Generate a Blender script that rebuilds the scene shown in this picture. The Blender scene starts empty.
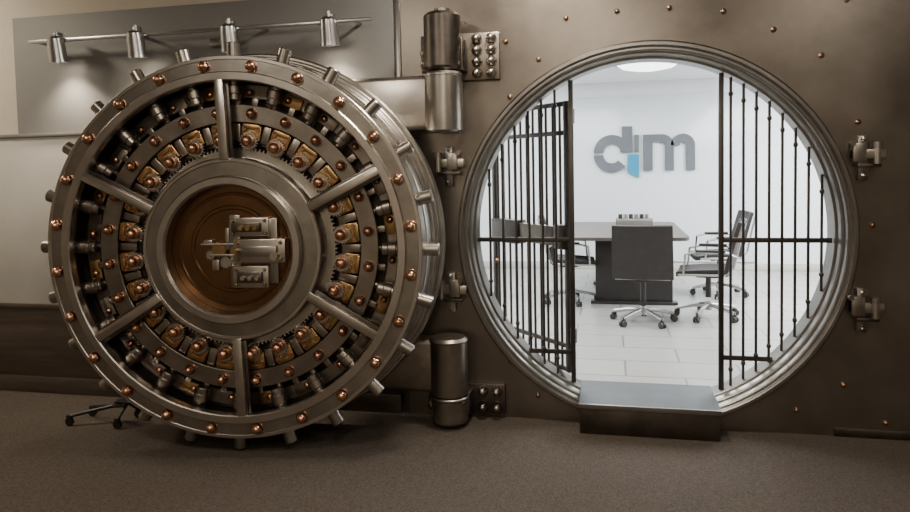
import bpy, bmesh, math, random
from math import sin, cos, pi, radians, sqrt
from mathutils import Matrix, Vector
random.seed(7)
T = Matrix.Translation
def RX(a): return Matrix.Rotation(a,4,'X')
def RY(a): return Matrix.Rotation(a,4,'Y')
def RZ(a): return Matrix.Rotation(a,4,'Z')
scene = bpy.context.scene

# ---------------------------------------------------------------- materials
def mat(name, col, metal=0.0, rough=0.5, noise=0.0, nscale=8.0, stretch=(1,1,1), bump=0.0, bscale=60.0, rvar=0.0, emit=None, estr=0.0, col2=None, aniso=0.0):
    m = bpy.data.materials.new(name); m.use_nodes = True
    nt = m.node_tree; b = nt.nodes['Principled BSDF']
    b.inputs['Base Color'].default_value = (*col,1)
    b.inputs['Metallic'].default_value = metal
    b.inputs['Roughness'].default_value = rough
    if aniso: b.inputs['Anisotropic'].default_value = aniso
    tc = nt.nodes.new('ShaderNodeTexCoord'); mp = nt.nodes.new('ShaderNodeMapping')
    mp.inputs['Scale'].default_value = stretch
    nt.links.new(tc.outputs['Object'], mp.inputs['Vector'])
    if noise > 0 or col2:
        n = nt.nodes.new('ShaderNodeTexNoise'); n.inputs['Scale'].default_value = nscale
        n.inputs['Detail'].default_value = 6; n.inputs['Roughness'].default_value = 0.6
        nt.links.new(mp.outputs['Vector'], n.inputs['Vector'])
        r = nt.nodes.new('ShaderNodeValToRGB')
        r.color_ramp.elements[0].position = 0.3; r.color_ramp.elements[1].position = 0.7
        c0 = col2 if col2 else tuple(c*(1-noise) for c in col)
        c1 = col if col2 else tuple(min(1,c*(1+noise)) for c in col)
        r.color_ramp.elements[0].color = (*c0,1); r.color_ramp.elements[1].color = (*c1,1)
        nt.links.new(n.outputs['Fac'], r.inputs['Fac'])
        nt.links.new(r.outputs['Color'], b.inputs['Base Color'])
        if rvar > 0:
            mr = nt.nodes.new('ShaderNodeMapRange')
            mr.inputs['To Min'].default_value = max(.02,rough-rvar); mr.inputs['To Max'].default_value = rough+rvar
            nt.links.new(n.outputs['Fac'], mr.inputs['Value']); nt.links.new(mr.outputs['Result'], b.inputs['Roughness'])
    if bump > 0:
        n2 = nt.nodes.new('ShaderNodeTexNoise'); n2.inputs['Scale'].default_value = bscale; n2.inputs['Detail'].default_value = 4
        nt.links.new(mp.outputs['Vector'], n2.inputs['Vector'])
        bp = nt.nodes.new('ShaderNodeBump'); bp.inputs['Strength'].default_value = bump; bp.inputs['Distance'].default_value = 0.01
        nt.links.new(n2.outputs['Fac'], bp.inputs['Height']); nt.links.new(bp.outputs['Normal'], b.inputs['Normal'])
    if emit:
        b.inputs['Emission Color'].default_value = (*emit,1); b.inputs['Emission Strength'].default_value = estr
    return m

M_wallsteel = mat('brushed_wall_steel', (.275,.240,.205), 0.95, .33, noise=.24, nscale=2.0, stretch=(1,1,1.6), bump=.05, bscale=90, rvar=.09)
M_ringsteel = mat('ring_steel', (.33,.315,.29), 1, .33, noise=.12, nscale=5, rvar=.05)
M_steel  = mat('door_steel', (.38,.35,.31), 1, .32, noise=.22, nscale=5, rvar=.08)
M_bright = mat('polished_steel', (.56,.52,.47), 1, .30, noise=.08, nscale=9, rvar=.05)
M_mid    = mat('mechanism_steel', (.30,.26,.22), 1, .36, noise=.2, nscale=9, rvar=.06)
M_dsteel = mat('dark_steel', (.14,.122,.105), 1, .38, noise=.25, nscale=8, rvar=.08)
M_cavity = mat('oiled_black_steel', (.085,.067,.052), .9, .42, noise=.3, nscale=6)
M_copper = mat('copper', (.60,.325,.20), 1, .29, noise=.2, nscale=14)
M_rivet  = mat('wall_rivet_bronze', (.42,.25,.155), 1, .34, noise=.2, nscale=14)
M_brass  = mat('brass', (.43,.275,.12), 1, .38, noise=.25, nscale=10)
M_hub    = mat('copper_plate', (.22,.12,.062), 1, .28, noise=.25, nscale=3)
M_black  = mat('black_paint', (.02,.018,.016), .2, .4, noise=.2, nscale=5)
M_gate   = mat('gate_bronze_steel', (.085,.075,.068), .8, .4, noise=.2, nscale=9)
M_step   = mat('step_steel', (.10,.112,.12), .4, .6, noise=.1, nscale=7, bump=.03)
M_carpet = mat('carpet', (.135,.104,.078), 0, .95, nscale=110, col2=(.045,.034,.026), bump=.9, bscale=200)
M_tan    = mat('tan_plaster', (.58,.52,.43), 0, .8, noise=.05, nscale=4, bump=.1)
M_grey   = mat('grey_panel_paint', (.205,.20,.19), 0, .6, noise=.05, nscale=3)
M_light  = mat('pale_panel', (.58,.56,.52), 0, .35, noise=.05, nscale=3)
M_wood   = mat('dark_wood', (.075,.055,.042), 0, .4, noise=.3, nscale=3, stretch=(1,8,12))
M_ceil   = mat('ceiling_paint', (.45,.41,.36), 0, .85, noise=.04, nscale=4)
M_white  = mat('white_paint', (.86,.88,.90), 0, .6, noise=.015, nscale=2)
M_gloss  = mat('white_glass_panel', (.74,.78,.81), 0, .18, noise=.015, nscale=2)
M_logo   = mat('logo_grey', (.13,.145,.16), .2, .4, noise=.08, nscale=4)
M_blue   = mat('logo_blue', (.03,.25,.42), .1, .4, noise=.05, nscale=4)
M_leather= mat('chair_leather', (.030,.025,.023), 0, .55, noise=.2, nscale=12, bump=.1)
M_alu    = mat('cast_aluminium', (.50,.50,.50), 1, .28, noise=.06, nscale=10)
M_table  = mat('table_top', (.09,.075,.066), 0, .4, noise=.2, nscale=3, stretch=(1,6,1))
M_tbase  = mat('table_base', (.030,.026,.025), 0, .4, noise=.2, nscale=3)
M_lampw  = mat('lamp_glow_warm', (1,.9,.75), 0, .5, noise=.01, emit=(1,.88,.68), estr=14)
M_lampc  = mat('lamp_glow_cool', (1,1,1), 0, .5, noise=.01, emit=(.95,.98,1), estr=4)

def tile_mat():
    m = bpy.data.materials.new('floor_tile'); m.use_nodes=True
    nt=m.node_tree; b=nt.nodes['Principled BSDF']
    tc=nt.nodes.new('ShaderNodeTexCoord'); br=nt.nodes.new('ShaderNodeTexBrick')
    br.offset=0.5
    br.inputs['Color1'].default_value=(.44,.43,.40,1); br.inputs['Color2'].default_value=(.39,.38,.355,1)
    br.inputs['Mortar'].default_value=(.20,.20,.19,1)
    br.inputs['Scale'].default_value=1; br.inputs['Mortar Size'].default_value=.008
    br.inputs['Brick Width'].default_value=.8; br.inputs['Row Height'].default_value=.4
    nt.links.new(tc.outputs['Object'], br.inputs['Vector']); nt.links.new(br.outputs['Color'], b.inputs['Base Color'])
    b.inputs['Roughness'].default_value=.3
    return m
M_tile = tile_mat()

# ---------------------------------------------------------------- mesh helpers
class Bld:
    def __init__(s): s.bm=bmesh.new(); s.mats=[]
    def mi(s,m):
        if m not in s.mats: s.mats.append(m)
        return s.mats.index(m)
    def box(s,size,loc,m,M=None,bev=0.0,seg=2):
        mtx = (M if M else Matrix()) @ T(loc) @ Matrix.Diagonal((*size,1))
        r=bmesh.ops.create_cube(s.bm,size=1,matrix=mtx)
        vs=r['verts']; fs=set(f for v in vs for f in v.link_faces); i=s.mi(m)
        for f in fs: f.material_index=i
        if bev>0:
            es=list(set(e for v in vs for e in v.link_edges))
            rr=bmesh.ops.bevel(s.bm,geom=es,offset=bev,segments=seg,profile=.5,affect='EDGES')
            for f in rr['faces']: f.material_index=i
    def cyl(s,r,h,loc,m,M=None,r2=None,seg=24,axis='Z',bev=0.0):
        R={'Z':Matrix(),'X':RY(pi/2),'Y':RX(pi/2)}[axis]
        mtx=(M if M else Matrix())@T(loc)@R
        if r2 is None: r2=r
        if bev>0:
            s.lathe([(0,-h/2),(r-bev,-h/2),(r,-h/2+bev),(r2,h/2-bev),(r2-bev,h/2),(0,h/2)],m,mtx,seg)
            return
        g=bmesh.ops.create_cone(s.bm,cap_ends=True,segments=seg,radius1=r,radius2=r2,depth=h,matrix=mtx)
        i=s.mi(m)
        for f in set(f for v in g['verts'] for f in v.link_faces): f.material_index=i
    def lathe(s,prof,m,M=None,seg=96,closed=False):
        M=M if M else Matrix(); i=s.mi(m); rings=[]
        for (r,z) in prof:
            if r<1e-6: rings.append([s.bm.verts.new(M@Vector((0,0,z)))])
            else: rings.append([s.bm.verts.new(M@Vector((r*cos(2*pi*k/seg),r*sin(2*pi*k/seg),z))) for k in range(seg)])
        n=len(rings); pairs=[(a,a+1) for a in range(n-1)]
        if closed: pairs.append((n-1,0))
        for a,b in pairs:
            A,B=rings[a],rings[b]
            for k in range(seg):
                k2=(k+1)%seg
                vs=[A[k%len(A)],A[k2%len(A)],B[k2%len(B)],B[k%len(B)]]
                u=[]
                for v in vs:
                    if v not in u: u.append(v)
                if len(u)>=3:
                    try: f=s.bm.faces.new(u); f.material_index=i
                    except ValueError: pass
    def annulus(s,r0,r1,z0,z1,m,M=None,seg=128,ch=.004):
        s.lathe([(r0,z0),(r1,z0),(r1,z1-ch),(r1-ch,z1),(r0+ch,z1),(r0,z1-ch)],m,M,seg,closed=True)
    def dome(s,r,loc,m,M=None,h=1.0,seg=16):
        p=[(r*cos(a*pi/2/5),r*h*sin(a*pi/2/5)) for a in range(6)]; p[-1]=(0,r*h)
        s.lathe(p,m,(M if M else Matrix())@T(loc),seg)
    def hexnut(s,r,loc,m,M=None,h=.03,dome=True):
        mm=(M if M else Matrix())@T(loc)
        s.lathe([(r*1.15,0),(r*1.15,h*.25),(r*1.1,h*.3)],m,mm,20)
        s.lathe([(r,h*.3),(r,h*.85),(r*.86,h)],m,mm,6)
        if dome: s.lathe([(r*.86,h),(r*.7,h*1.25),(r*.4,h*1.5),(0,h*1.6)],m,mm,14)
        else: s.lathe([(r*.86,h),(0,h)],m,mm,6)
    def gear(s,r,t,n,depth,loc,m,M=None):
        mm=(M if M else Matrix())@T(loc); i=s.mi(m); pts=[]
        for k in range(n):
            a=2*pi*k/n; d=2*pi/n
            for (f,rr) in ((0,r-t),(.25,r-t),(.38,r),(.62,r),(.75,r-t)):
                pts.append((rr*cos(a+f*d),rr*sin(a+f*d)))
        A=[s.bm.verts.new(mm@Vector((x,y,0))) for x,y in pts]; B=[s.bm.verts.new(mm@Vector((x,y,depth))) for x,y in pts]
        f=s.bm.faces.new(B); f.material_index=i
        f=s.bm.faces.new(list(reversed(A))); f.material_index=i
        for k in range(len(pts)):
            k2=(k+1)%len(pts); f=s.bm.faces.new((A[k],A[k2],B[k2],B[k])); f.material_index=i
    def poly(s,pts,z0,z1,m,M=None):
        mm=M if M else Matrix(); i=s.mi(m)
        A=[s.bm.verts.new(mm@Vector((x,y,z0))) for x,y in pts]; B=[s.bm.verts.new(mm@Vector((x,y,z1))) for x,y in pts]
        for f in (s.bm.faces.new(B), s.bm.faces.new(list(reversed(A)))): f.material_index=i
        for k in range(len(pts)):
            k2=(k+1)%len(pts); f=s.bm.faces.new((A[k],A[k2],B[k2],B[k])); f.material_index=i
    def tube(s,pts,r,m,M=None,seg=10):
        mm=M if M else Matrix(); i=s.mi(m); P=[Vector(p) for p in pts]; rings=[]
        for k,p in enumerate(P):
            d=(P[min(k+1,len(P)-1)]-P[max(k-1,0)]).normalized()
            up=Vector((0,0,1)) if abs(d.z)<.9 else Vector((1,0,0))
            a=d.cross(up).normalized(); b=d.cross(a).normalized()
            rings.append([s.bm.verts.new(mm@(p+r*(a*cos(2*pi*j/seg)+b*sin(2*pi*j/seg)))) for j in range(seg)])
        for k in range(len(rings)-1):
            for j in range(seg):
                f=s.bm.faces.new((rings[k][j],rings[k][(j+1)%seg],rings[k+1][(j+1)%seg],rings[k+1][j])); f.material_index=i
        for e in (rings[0],list(reversed(rings[-1]))):
            f=s.bm.faces.new(e); f.material_index=i
    def done(s,name,parent=None,M=None,smooth=35):
        bmesh.ops.recalc_face_normals(s.bm,faces=s.bm.faces[:])
        me=bpy.data.meshes.new(name); s.bm.to_mesh(me); s.bm.free()
        for m in s.mats: me.materials.append(m)
        for p in me.polygons: p.use_smooth=True
        me.set_sharp_from_angle(angle=radians(smooth))
        o=bpy.data.objects.new(name,me); scene.collection.objects.link(o)
        if parent: o.parent=parent
        if M: o.matrix_local=M
        return o
def empty(name,loc=(0,0,0),rot=(0,0,0)):
    e=bpy.data.objects.new(name,None); e.empty_display_size=.2
    e.location=loc; e.rotation_euler=rot; scene.collection.objects.link(e); return e

# ---------------------------------------------------------------- hall shell
XL,XR,YB,YC,H = -6.0,5.2,-7.0,0.0,3.3
SX0=-1.33      # left edge of steel wall
def slab(name,x0,x1,y0,y1,z0,z1,m,bev=0,parent=None):
    b=Bld(); b.box((x1-x0,y1-y0,z1-z0),(0,0,0),m,bev=bev)
    return b.done(name,parent,T(((x0+x1)/2,(y0+y1)/2,(z0+z1)/2)))
slab('floor',XL,XR,YB,0.22,-.1,0,M_carpet)
slab('ceiling',XL,XR,YB,0.0,H,H+.1,M_ceil)
slab('wall_left',XL-.1,XL,YB,.2,0,H,M_tan)
slab('wall_right',XR,XR+.1,YB,.2,0,H,M_tan)
slab('wall_back',XL,XR,YB-.1,YB,0,H,M_tan)
slab('wall_front',XL,SX0,0,.2,0,H,M_tan)
w=empty('wall_panelling')
slab('grey_panel',-4.2,SX0-.005,-.03,-.001,.66,2.73,M_grey,.003,w)
slab('pale_panel',-5.98,-3.5,-.07,-.001,.66,1.87,M_light,.004,w)
slab('pale_panel_ledge',-5.98,-3.48,-.085,-.001,1.87,1.895,M_grey,.003,w)
slab('lower_panel',-5.98,SX0-.005,-.045,-.001,.12,.655,M_wood,.003,w)
slab('lower_panel_cap',-5.98,-3.4,-.09,-.001,.63,.665,M_wood,.004,w)
slab('baseboard_front',-5.98,SX0-.005,-.055,-.001,0,.12,M_wood,.003)

# ---------------------------------------------------------------- steel vault wall
CX,CZ=0.214,1.163
b=Bld()
hx0,hx1=SX0-CX,XR-CX; hy0,hy1=-CZ,H-CZ; rh=1.11; dep=-.25
angs=sorted([2*pi*k/144 for k in range(144)]+[math.atan2(y,x)%(2*pi) for x in(hx0,hx1) for y in(hy0,hy1)])
def rb(a):
    c,s_=cos(a),sin(a); t=[]
    if c>1e-9:t.append(hx1/c)
    if c<-1e-9:t.append(hx0/c)
    if s_>1e-9:t.append(hy1/s_)
    if s_<-1e-9:t.append(hy0/s_)
    t=min(t); return (c*t,s_*t)
i=b.mi(M_wallsteel); inn=[];out=[];inb=[];outb=[]
for a in angs:
    inn.append(b.bm.verts.new((rh*cos(a),rh*sin(a),0))); inb.append(b.bm.verts.new((rh*cos(a),rh*sin(a),dep)))
    x,y=rb(a); out.append(b.bm.verts.new((x,y,0))); outb.append(b.bm.verts.new((x,y,dep)))
n=len(angs)
for k in range(n):
    k2=(k+1)%n
    for q in ((inn[k],inn[k2],out[k2],out[k]),(inb[k],inb[k2],outb[k2],outb[k]),(inn[k],inn[k2],inb[k2],inb[k]),(out[k],out[k2],outb[k2],outb[k])):
        f=b.bm.faces.new(q); f.material_index=i
wall=b.done('wall_vault',None,T((CX,0,CZ))@RX(pi/2))
root=empty('steel_wall_trim')
slab('edge_strip',SX0,SX0+.035,-.02,-.001,0,H,M_ringsteel,.004,root)
slab('floor_strip',1.25,XR,-.012,-.001,0,.05,M_dsteel,.003,root)
slab('seam_strip',SX0,XR,-.008,-.001,2.77,2.80,M_dsteel,.002,root)
b=Bld()
riv=[(-.62,2.36),(-.60,2.02),(-.25,2.48),(.05,2.50),(1.36,1.80),(1.44,1.22),(1.66,1.22),(1.30,.30),(1.05,.14),
     (-.70,.52),(-.62,.36),(1.52,.09),(1.66,.10),(1.78,.10),(1.72,2.45),(1.68,1.85),(1.7,.62),(-1.22,1.65),(-1.22,.75),(2.3,1.85),(2.3,1.22),(2.3,.62),(-.70,1.0),
     (.35,2.50),(.65,2.46),(.92,2.34),(1.17,2.18),(-.42,2.24),(1.72,2.15),(1.7,1.5),(1.7,.92),(1.7,.35),(1.3,2.48),(-.45,.15),(1.95,.10),(2.15,.10)]
for (x,z) in riv: b.hexnut(.015,(0,0,0),M_rivet,T((x,0,z))@RX(pi/2)@RZ(random.random()),h=.010)
b.done('rivets',root)

# ---------------------------------------------------------------- vault frame ring
vr=empty('vault_door_frame',(CX,0,CZ),(pi/2,0,0))
b=Bld()
b.lathe([(1.148,.001),(1.148,.045),(1.141,.052),(1.124,.052),(1.118,.046),(1.118,.03),(1.114,.026),(1.102,.026),(1.096,.02),(1.096,-.02),(1.092,-.026),(1.084,-.026),(1.078,-.034),(1.078,-.09),(1.074,-.096),(1.067,-.096),(1.063,-.10),(1.063,-.25),(1.10,-.27),(1.12,-.26),(1.12,.001)],M_ringsteel,None,192,closed=True)
b.annulus(1.143,1.154,.001,.028,M_dsteel,None,192)
b.done('stepped_ring',vr)

# threshold step
st=empty('threshold_step',(CX-.005,0,0))
b=Bld()
b.box((.80,.46,.022),(0,.02,.174),M_step,bev=.005)
b.box((.78,.02,.162),(0,-.195,.082),M_dsteel,bev=.003)
b.box((.02,.19,.162),(-.385,-.1,.082),M_dsteel); b.box((.02,.19,.162),(.385,-.1,.082),M_dsteel)
b.box((.80,.012,.03),(0,-.215,.170),M_ringsteel,bev=.003)
b.done('step_plate',st)

# ---------------------------------------------------------------- gate (fixed panels + open leaf)
GY=.13; GR=1.058
g=empty('day_gate')
b=Bld()
def chord(x): 
    d=x-CX; h=sqrt(max(0,GR*GR-d*d)); return CZ-h,CZ+h
PL,PR=-.235,.655
for X in (PL,PR):
    z0,z1=chord(X); b.box((.030,.030,z1-z0),(X,GY,(z0+z1)/2),M_gate,bev=.003)
def bars(xs):
    for X in xs:
        z0,z1=chord(X)
        if z1-z0<.1: continue
        b.cyl(.0085,z1-z0,(X,GY,(z0+z1)/2),M_gate,seg=12)
        for zz in (z1-.10,z0+.10):
            b.lathe([(.0085,-.014),(.014,-.006),(.014,.006),(.0085,.014)],M_gate,T((X,GY,zz)),12)
bars([PR+.055+.072*k for k in range(8)]); bars([PL-.10-.085*k for k in range(7)])
for z in (1.12,.40):
    h=sqrt(GR*GR-(z-CZ)**2)
    b.box((CX+h-PR,.012,.030),((CX+h+PR)/2,GY,z),M_gate,bev=.002)
    b.box((PL-(CX-h),.012,.030),((CX-h+PL)/2,GY,z),M_gate,bev=.002)
for z in (.5,1.9): b.cyl(.022,.09,(PL,GY+.03,z),M_gate,seg=16)
b.done('fixed_bars',g)
b=Bld(); L=.86; z0,z1=.25,2.00   # leaf, x along the leaf
for X in (.015,L-.015): b.box((.034,.034,z1-z0),(X,0,(z0+z1)/2),M_gate,bev=.003)
for z in (z0+.015,z1-.015,1.80,.42): b.box((L,.018,.03),(L/2,0,z),M_gate,bev=.002)
k=.085
while k<L-.04: b.cyl(.009,z1-z0,(k,0,(z0+z1)/2),M_gate,seg=12); k+=.072
b.box((L,.05,.13),(L/2,0,1.13),M_dsteel,bev=.006)
b.box((.30,.10,.17),(L-.18,0,1.13),M_gate,bev=.008)
b.box((.10,.09,.16),(.06,0,1.13),M_gate,bev=.008)
b.cyl(.02,.16,(L-.2,-.07,1.12),M_bright,axis='Y'); b.cyl(.03,.02,(L-.2,-.05,1.12),M_bright,axis='Y')
for X in (.1,.35,.6): b.hexnut(.012,(0,0,0),M_bright,T((X,-.025,1.12))@RX(pi/2),h=.01)
al=radians(43)
b.done('swing_leaf',g,T((PL-.02,GY+.05,0))@RZ(pi/2+al))

# ---------------------------------------------------------------- vault door (local: x right, y up, z to viewer)
D=empty('vault_door',(-2.04,-.857,1.163),(pi/2,0,radians(8)))
b=Bld()
b.lathe([(0,-.52),(1.125,-.52),(1.14,-.50),(1.14,-.44),(1.13,-.43),(1.118,-.43),(1.113,-.42),(1.113,-.37),(1.106,-.365),(1.097,-.365),(1.092,-.36),(1.092,-.30),(1.087,-.295),(1.080,-.295),(1.075,-.29),(1.075,-.16),(1.071,-.15),(1.066,-.15),(1.064,-.14),(1.062,-.008),(1.054,0),(.972,0),(.964,-.008),(.964,-.21),(0,-.21)],M_steel,None,192)
b.done('door_body',D)
b=Bld(); b.annulus(.40,.963,-.209,-.20,M_cavity,None,128); b.done('cavity_floor',D)
b=Bld()
b.annulus(.925,.974,-.03,.022,M_bright,None,160,.006)
b.annulus(1.040,1.060,0,.005,M_bright,None,160,.002)
SP=[27,92,153,212,272,329]
for a in SP:
    b.box((.45,.050,.035),(.72,0,.003),M_bright,RZ(radians(a)),bev=.005)
    b.box((.42,.080,.02),(.72,0,-.03),M_dsteel,RZ(radians(a)),bev=.004)
b.done('glazing_frame',D)
# hub
b=Bld()
b.lathe([(.510,-.20),(.510,-.01),(.503,0),(.412,.004),(.408,.008),(.408,.045),(.40,.053),(.362,.053),(.354,.045),(.354,-.045),(0,-.045)],M_steel,None,128)
b.annulus(.364,.400,.051,.058,M_bright,None,128,.002)
b.annulus(.484,.501,0,.008,M_bright,None,128,.002)
b.done('hub_ring',D)
b=Bld(); b.lathe([(0,-.035),(.352,-.035),(.352,-.0445)],M_hub,None,96)
b.lathe([(.22,-.034),(.225,-.029),(.24,-.029),(.245,-.034)],M_hub,None,96)
b.lathe([(.30,-.034),(.305,-.029),(.312,-.029),(.317,-.034)],M_hub,None,96)
b.done('hub_plate',D)
# lock mechanism
b=Bld()
b.box((.22,.10,.05),(.11,.125,-.01),M_bright,bev=.005)
b.box((.16,.05,.03),(.10,.125,.03),M_dsteel,bev=.004)
b.box((.29,.13,.07),(.17,-.005,0),M_bright,bev=.006)
b.box((.22,.055,.04),(.165,-.005,.045),M_steel,bev=.005)
b.box((.20,.12,.05),(.11,-.15,-.01),M_bright,bev=.005)
b.box((.14,.06,.03),(.11,-.15,.025),M_dsteel,bev=.004)
b.box((.06,.40,.03),(.02,-.01,-.02),M_steel,bev=.004)
b.box((.05,.36,.03),(.235,-.01,-.02),M_steel,bev=.004)
b.cyl(.008,.20,(-.07,.03,0),M_bright,axis='X'); b.cyl(.008,.14,(-.05,-.03,0),M_bright,axis='X')
b.gear(.045,.008,18,.03,(-.07,.0,-.03),M_brass); b.gear(.035,.007,14,.03,(-.03,-.07,-.02),M_bright)
b.gear(.028,.006,12,.03,(-.12,-.03,-.03),M_bright)
b.box((.05,.03,.04),(-.13,.04,-.015),M_bright,bev=.004); b.box((.04,.06,.04),(-.09,-.085,-.015),M_bright,bev=.004)
b.box((.02,.12,.03),(-.02,.06,-.01),M_bright,bev=.003)
b.cyl(.026,.05,(.285,.04,.0),M_steel); b.cyl(.022,.08,(.26,-.03,.03),M_bright); b.cyl(.016,.07,(.05,.0,.055),M_brass)
for (x,y,z) in ((.02,.16,.016),(.20,.16,.016),(.02,.09,.016),(.20,.09,.016),(.05,.04,.036),(.29,.04,.036),(.05,-.05,.036),(.29,-.05,.036),(.03,-.19,.016),(.19,-.19,.016),(.03,-.11,.016),(.19,-.11,.016)):
    b.hexnut(.009,(x,y,z),M_brass,h=.01)
for x in (.08,.12,.16): b.cyl(.014,.03,(x,.125,.055),M_brass); b.cyl(.012,.03,(x,-.15,.05),M_bright)
b.done('lock_mechanism',D)
# internal carriage rings
b=Bld()
b.annulus(.705,.805,-.115,-.085,M_mid,None,144)
b.annulus(.845,.925,-.175,-.15,M_mid,None,144)
b.done('carrier_ring',D)
b=Bld()
b.gear(.568,.014,150,.03,(0,0,-.14),M_bright)
b.annulus(.58,.62,-.19,-.16,M_mid)
b.done('ring_gear',D)
b=Bld()
for k in range(24):
    a=radians(6.5+15*k); b.hexnut(.029,(0,0,0),M_copper,T((1.008*cos(a),1.008*sin(a),.0))@RZ(a+.3),h=.030)
b.done('face_nuts',D)
b=Bld()
for k in range(24):
    a=radians(-1+15*k); R=RZ(a)
    b.cyl(.036,.32,(.985,0,-.085),M_steel,R,axis='X',seg=28,bev=.006)      # locking bolt
    b.cyl(.022,.12,(.80,0,-.135),M_mid,R,axis='X',seg=16)
    b.cyl(.043,.05,(.885,0,-.085),M_mid,R,axis='X',seg=24,bev=.005)
    b.box((.10,.045,.05),(.650,0,-.13),M_mid,R,bev=.005)
b.done('locking_bolts',D)
b=Bld(); c=Bld(); gq=Bld()
for k in range(24):
    a=radians(6.5+15*k); R=RZ(a)
    c.hexnut(.027,(.757,0,-.085),M_copper,R,h=.03)
    b.box((.085,.112,.03),(.652,0,-.115),M_brass,R,bev=.006)
    b.box((.03,.10,.06),(.685,0,-.12),M_brass,R,bev=.006)
    b.cyl(.014,.02,(.672,.038,-.10),M_copper,R); b.cyl(.014,.02,(.672,-.038,-.10),M_copper,R)
    gq.gear(.054,.009,20,.02,(.605,0,-.10),M_bright,R)
    gq.cyl(.026,.05,(.605,0,-.07),M_bright,R)
    c.dome(.031,(.605,0,-.05),M_copper,R,h=1.0); c.cyl(.033,.02,(.605,0,-.058),M_copper,R,seg=18)
    if k%3!=2: b.box((.065,.14,.02),(.875,.01,-.140),M_brass if k%2==0 else M_mid,R@RZ(.03),bev=.004)
    c.dome(.020,(.875,.045,-.132),M_copper,R)
    b.box((.05,.035,.06),(.82,0,-.14),M_mid,R,bev=.004)
b.done('bronze_brackets',D); c.done('copper_caps',D); gq.done('pinion_gears',D)

# hinges
def hinge(name, zc, top):
    e=empty(name,(0,0,zc)); b=Bld()
    hx,hy=-.975,-.20
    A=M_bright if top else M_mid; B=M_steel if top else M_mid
    b.box((.70,.15,.33),(hx-.33,hy+.03,0),A,bev=.03,seg=3)
    b.cyl(.115,.36,(hx,hy,0),B,seg=48,bev=.012)
    b.cyl(.119,.02,(hx,hy,.16),A,seg=48,bev=.006)
    s_=1 if top else -1
    hh=.34 if top else .165
    zc2=s_*(.19+hh/2)
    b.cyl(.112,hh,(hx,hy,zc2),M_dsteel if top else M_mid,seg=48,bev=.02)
    if top: b.cyl(.05,.03,(hx,hy,zc2+hh/2+.01),M_steel)
    else: b.cyl(.122,.02,(hx,hy,-.19),M_steel,seg=48,bev=.006)
    pz=.29 if top else -.25; ph=.29 if top else .19
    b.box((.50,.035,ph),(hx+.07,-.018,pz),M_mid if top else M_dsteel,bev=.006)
    b.box((.2,.16,ph*.7),(hx+.02,-.10,pz),M_dsteel,bev=.01)
    xs=(hx+.18,hx+.27); zs=[pz+q for q in ((-.105,-.035,.035,.105) if top else (-.05,.05))]
    for x in xs:
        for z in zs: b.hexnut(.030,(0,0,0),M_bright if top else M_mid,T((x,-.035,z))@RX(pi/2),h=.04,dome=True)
    for z in zs[:-1]: b.hexnut(.028,(0,0,0),A,T((hx-.15,-.035,z))@RX(pi/2),h=.04)
    b.done('hinge_body',e)
hinge('vault_door_hinge',1.985,True); hinge('vault_door_hinge.001',.375,False)

def latch(name,x,z,s=1):
    e=empty(name,(x,0,z)); b=Bld()
    b.box((.055,.04,.25),(0,-.02,0),M_ringsteel,bev=.006)
    b.box((.17*1,.05,.055),(.02,-.045,.02),M_bright,bev=.006)
    b.box((.07,.06,.11),(-.03*s,-.05,.03),M_steel,bev=.008)
    b.cyl(.018,.11,(.055*s,-.08,.02),M_bright); b.cyl(.026,.03,(.055*s,-.08,.07),M_steel)
    b.cyl(.015,.03,(-.07*s,-.08,.08),M_mid,axis='Y')
    for zz in (-.1,.105): b.hexnut(.013,(0,0,0),M_bright,T((0,-.04,zz))@RX(pi/2),h=.012)
    b.box((.12,.03,.02),(.02,-.06,-.045),M_dsteel,bev=.003)
    b.done('latch_body',e)
latch('wall_latch',1.38,1.60); latch('wall_latch.001',1.38,.74); latch('wall_latch.002',-.99,1.60,-1); latch('wall_latch.003',-.99,.80,-1)

# ---------------------------------------------------------------- track lights (one assembly)
tr=empty('track_light',(0,0,0)); b=Bld()
b.box((2.52,.025,.022),(-2.70,-.14,2.525),M_alu,bev=.003)
for x in (-3.9,-3.1,-2.2,-1.55): b.cyl(.012,.12,(x,-.085,2.525),M_alu,axis='Y')
b.box((.16,.05,.05),(-2.52,-.06,2.46),M_alu,bev=.006)
b.done('rail',tr)
def spot_head(name,x):
    e=bpy.data.objects.new(name,None); scene.collection.objects.link(e); e.parent=tr; e.location=(x,-.17,2.455); b=Bld()
    M=RX(radians(8))@Matrix.Diagonal((1.12,1.12,1.1,1))
    b.lathe([(0,.085),(.03,.085),(.045,.07),(.05,.03),(.052,-.05),(.056,-.075),(.052,-.078),(.048,-.06),(.042,.0)],M_alu,M,32)
    b.cyl(.012,.06,(0,0,.10),M_alu); b.box((.05,.035,.03),(0,.02,.105),M_alu,bev=.004)
    b.done('housing_'+name,e)
    b=Bld(); b.lathe([(0,-.070),(.050,-.070),(.050,-.062)],M_lampw,M,24); b.done('bulb_'+name,e)
    l=bpy.data.lights.new('track_spot','SPOT'); l.energy=26; l.color=(1,.86,.68); l.spot_size=radians(120); l.spot_blend=.9; l.shadow_soft_size=.05
    o=bpy.data.objects.new(name+'_beam',l); scene.collection.objects.link(o); o.parent=e; o.location=(0,0,-.10); o.rotation_euler=(radians(5),0,0)
for n_,x in enumerate((-3.71,-3.09,-2.40,-1.71)): spot_head('head_%d'%(n_+1), x)

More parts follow.
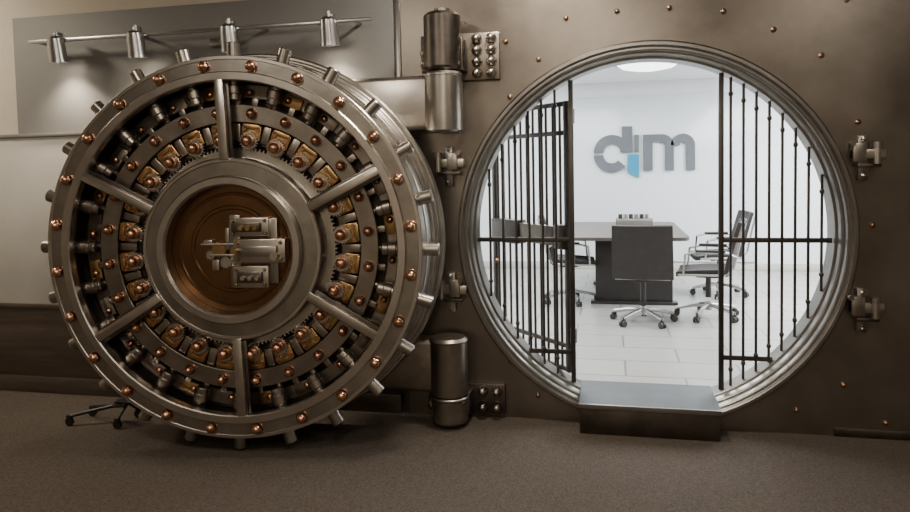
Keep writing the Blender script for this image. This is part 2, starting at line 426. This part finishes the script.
# low dolly on floor left of the door
e=empty('floor_dolly',(-3.2,-.5,0)); b=Bld()
b.tube([(-.17,-.10,.06),(.2,.06,.13)],.012,M_black); b.tube([(-.15,.08,.06),(.2,-.04,.13)],.012,M_black)
b.box((.12,.09,.02),(.17,.01,.14),M_black,bev=.004)
for (x,y) in ((-.17,-.10),(-.15,.08),(.18,-.10),(.18,.10)):
    b.cyl(.026,.02,(x,y,.027),M_black,axis='Y'); b.box((.028,.03,.03),(x,y,.055),M_black,bev=.003)
b.tube([(.18,-.10,.06),(.18,0,.13),(.18,.10,.06)],.010,M_black)
b.done('dolly_frame',e)

# ---------------------------------------------------------------- conference room beyond
RF=.10; RC=2.75; X0,X1,Y0,Y1=-2.9,3.9,.25,5.9
slab('floor_conference',X0,X1,.235,Y1,RF-.1,RF,M_tile)
slab('ceiling_conference',X0,X1,Y0,Y1,RC,RC+.1,M_white)
slab('wall_conference_back',X0,X1,Y1,Y1+.1,0,RC,M_white)
slab('wall_conference_left',X0-.1,X0,Y0,Y1,0,RC,M_white)
slab('wall_conference_right',X1,X1+.1,Y0,Y1,0,RC,M_white)
slab('wall_panel_glass',-.5,1.95,Y1-.04,Y1-.002,RF+.12,2.55,M_gloss,.004)
slab('baseboard_conference',X0,X1,Y1-.02,Y1-.001,RF,RF+.1,M_light,.003)

# logo sign
lg=empty('wall_logo_sign',(.44,Y1-.05,1.50),(pi/2,0,0)); b=Bld()
def ringarc(cx,cy,r0,r1,a0,a1,m,n=28):
    p=[(cx+r1*cos(radians(a0+(a1-a0)*k/n)),cy+r1*sin(radians(a0+(a1-a0)*k/n))) for k in range(n+1)]
    q=[(cx+r0*cos(radians(a0+(a1-a0)*k/n)),cy+r0*sin(radians(a0+(a1-a0)*k/n))) for k in range(n,-1,-1)]
    b.poly(p+q,0,.03,m)
def rect(x0,y0,x1,y1,m,d=.031): b.poly([(x0,y0),(x1,y0),(x1,y1),(x0,y1)],0,d,m)
ringarc(-.43,.275,.125,.265,0,180,M_logo); ringarc(-.43,.245,.125,.265,180,318,M_logo)
rect(-.285,.275,-.135,.66,M_logo)
b.poly([(-.205,-.02),(-.04,-.10),(-.04,.245),(-.205,.245)],0,.034,M_blue)
rect(-.105,.275,-.04,.53,M_logo)
rect(.02,0,.155,.53,M_logo)
rect(.155,.42,.26,.53,M_logo)
ringarc(.285,.36,.045,.17,0,120,M_logo); rect(.33,0,.455,.362,M_logo)
ringarc(.58,.36,.045,.17,0,180,M_logo); rect(.625,0,.75,.362,M_logo)
o=b.done('logo_letters',lg); o.scale=(.95,.95,1)

# ceiling light
e=empty('ceiling_light',(.43,3.95,RC)); b=Bld()
b.lathe([(0,-.10),(.15,-.095),(.28,-.07),(.34,-.03)],M_lampc,None,48); b.done('diffuser',e)
b=Bld(); b.lathe([(.34,-.035),(.37,-.035),(.37,0),(0,0)],M_alu,None,48); b.done('rim',e)

# table
e=empty('conference_table',(.14,3.95,RF)); b=Bld()
w2,l2,r=.64,1.02,.12; pts=[]
for (cx,cy,a0) in ((w2-r,l2-r,0),(-w2+r,l2-r,90),(-w2+r,-l2+r,180),(w2-r,-l2+r,270)):
    for k in range(9): a=radians(a0+90*k/8); pts.append((cx+r*cos(a),cy+r*sin(a)))
b.poly(pts,.715,.75,M_table); b.done('table_top',e)
b=Bld(); b.box((.80,.06,.69),(.10,-.62,.365),M_tbase,bev=.006); b.box((.80,.06,.69),(.10,.62,.365),M_tbase,bev=.006)
b.box((.10,1.2,.5),(.10,0,.42),M_tbase,bev=.006); b.box((.9,.14,.03),(.10,-.62,.016),M_tbase,bev=.005); b.box((.9,.14,.03),(.10,.62,.016),M_tbase,bev=.005)
b.done('table_base',e)
e=empty('desk_organizer',(.28,4.3,RF+.751)); b=Bld()
b.box((.42,.2,.012),(0,0,.006),M_tbase,bev=.002)
for (x,y,sx,sy) in ((0,-.095,.42,.01),(0,.095,.42,.01),(-.205,0,.01,.2),(.205,0,.01,.2)): b.box((sx,sy,.09),(x,y,.05),M_alu,bev=.002)
for k in range(6): b.cyl(.025,.13,(-.16+.062*k,0,.08),M_alu if k%2 else M_tbase,seg=16)
b.done('organizer_box',e)

# chairs
def chair(name,x,y,rot,arms=True,wid=1.0):
    e=empty(name,(x,y,RF),(0,0,rot)); b=Bld()
    def slabgrid(fn,nu,nv,th,m):
        i=b.mi(m); G=[[None]*(nv+1) for _ in range(nu+1)]; K=[[None]*(nv+1) for _ in range(nu+1)]
        for u in range(nu+1):
            for v in range(nv+1):
                p,nn=fn(u/nu*2-1,v/nv)
                G[u][v]=b.bm.verts.new(p+nn*th/2); K[u][v]=b.bm.verts.new(p-nn*th/2)
        for u in range(nu):
            for v in range(nv):
                for S,o in ((G,1),(K,-1)):
                    f=b.bm.faces.new((S[u][v],S[u+1][v],S[u+1][v+1],S[u][v+1])[::o]); f.material_index=i
        for u in range(nu):
            for v in (0,nv): f=b.bm.faces.new((G[u][v],G[u+1][v],K[u+1][v],K[u][v])); f.material_index=i
        for v in range(nv):
            for u in (0,nu): f=b.bm.faces.new((G[u][v],G[u][v+1],K[u][v+1],K[u][v])); f.material_index=i
    slabgrid(lambda u,v:(Vector((u*.235,-.22+.46*v,.455+.02*u*u-.03*v*v)),Vector((0,0,1))),8,6,.045,M_leather)
    slabgrid(lambda u,v:(Vector((u*(.255-.01*v)*wid,-.23-.10*v-.03*v*v+.035*u*u,.44+.50*v)),Vector((0,1,.2)).normalized()),8,8,.035,M_leather)
    for s_ in (-1,1):
        if arms:
            b.tube([(s_*.25,.22,.44),(s_*.25,-.2,.45),(s_*.25,-.27,.52),(s_*.25,-.33,.80),(s_*.24,-.37,.94)],.011,M_alu)
            b.tube([(s_*.26,-.29,.62),(s_*.285,-.22,.66),(s_*.285,.05,.665),(s_*.28,.15,.64),(s_*.265,.17,.45)],.012,M_alu)
            b.box((.045,.26,.022),(s_*.285,-.07,.675),M_leather,bev=.006)
        else:
            b.tube([(s_*.20,.20,.43),(s_*.20,-.17,.43),(s_*.20,-.22,.50)],.011,M_alu)
    b.tube([(-.25,.05,.43),(.25,.05,.43)],.012,M_alu); b.tube([(-.25,-.15,.43),(.25,-.15,.43)],.012,M_alu)
    b.box((.16,.22,.04),(0,-.04,.415),M_tbase,bev=.006)
    b.cyl(.026,.20,(0,-.04,.30),M_tbase,seg=20); b.cyl(.017,.12,(0,-.04,.36),M_alu,seg=16); b.cyl(.04,.08,(0,-.04,.12),M_alu,r2=.03,seg=20)
    for k in range(5):
        a=radians(18+72*k); M=T((0,-.04,0))@RZ(a)
        b.tube([(.02,0,.125),(.15,0,.11),(.29,0,.082)],.017,M_alu,M)
        b.cyl(.009,.04,(.285,0,.075),M_tbase,M,seg=10)
        for q in (-.016,.016): b.cyl(.029,.018,(.285+.008,q,.030),M_tbase,M,axis='Y',seg=20)
        b.box((.05,.012,.04),(.288,0,.05),M_tbase,M,bev=.004)
    return b.done('chair_frame',e)
chair('office_chair',.30,2.46,radians(-4),arms=False,wid=1.08)
chair('office_chair.001',.88,2.72,radians(80))
chair('office_chair.002',1.16,3.95,radians(95))
chair('office_chair.003',-.40,3.35,radians(-85))

# ---------------------------------------------------------------- lights
def area(name,loc,size,energy,col,rot=(0,0,0),sy=None):
    l=bpy.data.lights.new(name,'AREA'); l.energy=energy; l.color=col; l.size=size
    if sy: l.shape='RECTANGLE'; l.size_y=sy
    o=bpy.data.objects.new(name,l); o.location=loc; o.rotation_euler=rot; scene.collection.objects.link(o); return o
area('conference_fill_a',(-.9,3.2,RC-.02),1.6,165,(.96,.99,1),sy=3.5)  # added fill with no visible fitting, pushes the room towards overexposure
area('conference_fill_b',(2.5,3.2,RC-.02),1.6,290,(.96,.99,1),sy=3.5)  # added stronger fill, unseen source, whitens the right side of the room
area('conference_fill_c',(.5,1.2,RC-.02),1.2,25,(.95,.97,1),sy=.8)  # added weak fill just inside the opening, no visible fitting
WC=(1,.90,.77)
area('hall_ceiling_lamp_a',(-.4,-.7,H-.05),.35,44,WC)
area('hall_ceiling_lamp_b',(2.0,-3.0,H-.05),.6,22,WC)
area('hall_ceiling_lamp_c',(-2.2,-3.4,H-.05),.6,44,WC)
area('hall_highlight_fill_f',(-.1,-3.9,H-.05),.5,46,WC)  # added light, placed so the upper steel wall mirrors a highlight
area('hall_reflection_fill_d',(0,-6.0,H-.05),1.2,46,WC)  # added large light behind the camera, gives the metal something to reflect
area('hall_left_fill_e',(-4.9,-.9,H-.05),.3,38,(1,.88,.70))  # added light, brightens the far-left wall and pale panel

W=bpy.data.worlds.new('world'); scene.world=W; W.use_nodes=True
W.node_tree.nodes['Background'].inputs['Color'].default_value=(.5,.42,.35,1); W.node_tree.nodes['Background'].inputs['Strength'].default_value=.05

# ---------------------------------------------------------------- camera
cam=bpy.data.cameras.new('camera'); co=bpy.data.objects.new('camera',cam); scene.collection.objects.link(co)
cam.sensor_width=36; cam.lens=700/910*36; cam.shift_y=-.056; cam.clip_start=.05
co.matrix_world=T((0,-4.34,1.586))@RZ(radians(12.5))@RX(radians(87))@RZ(radians(-1.15))
scene.camera=co
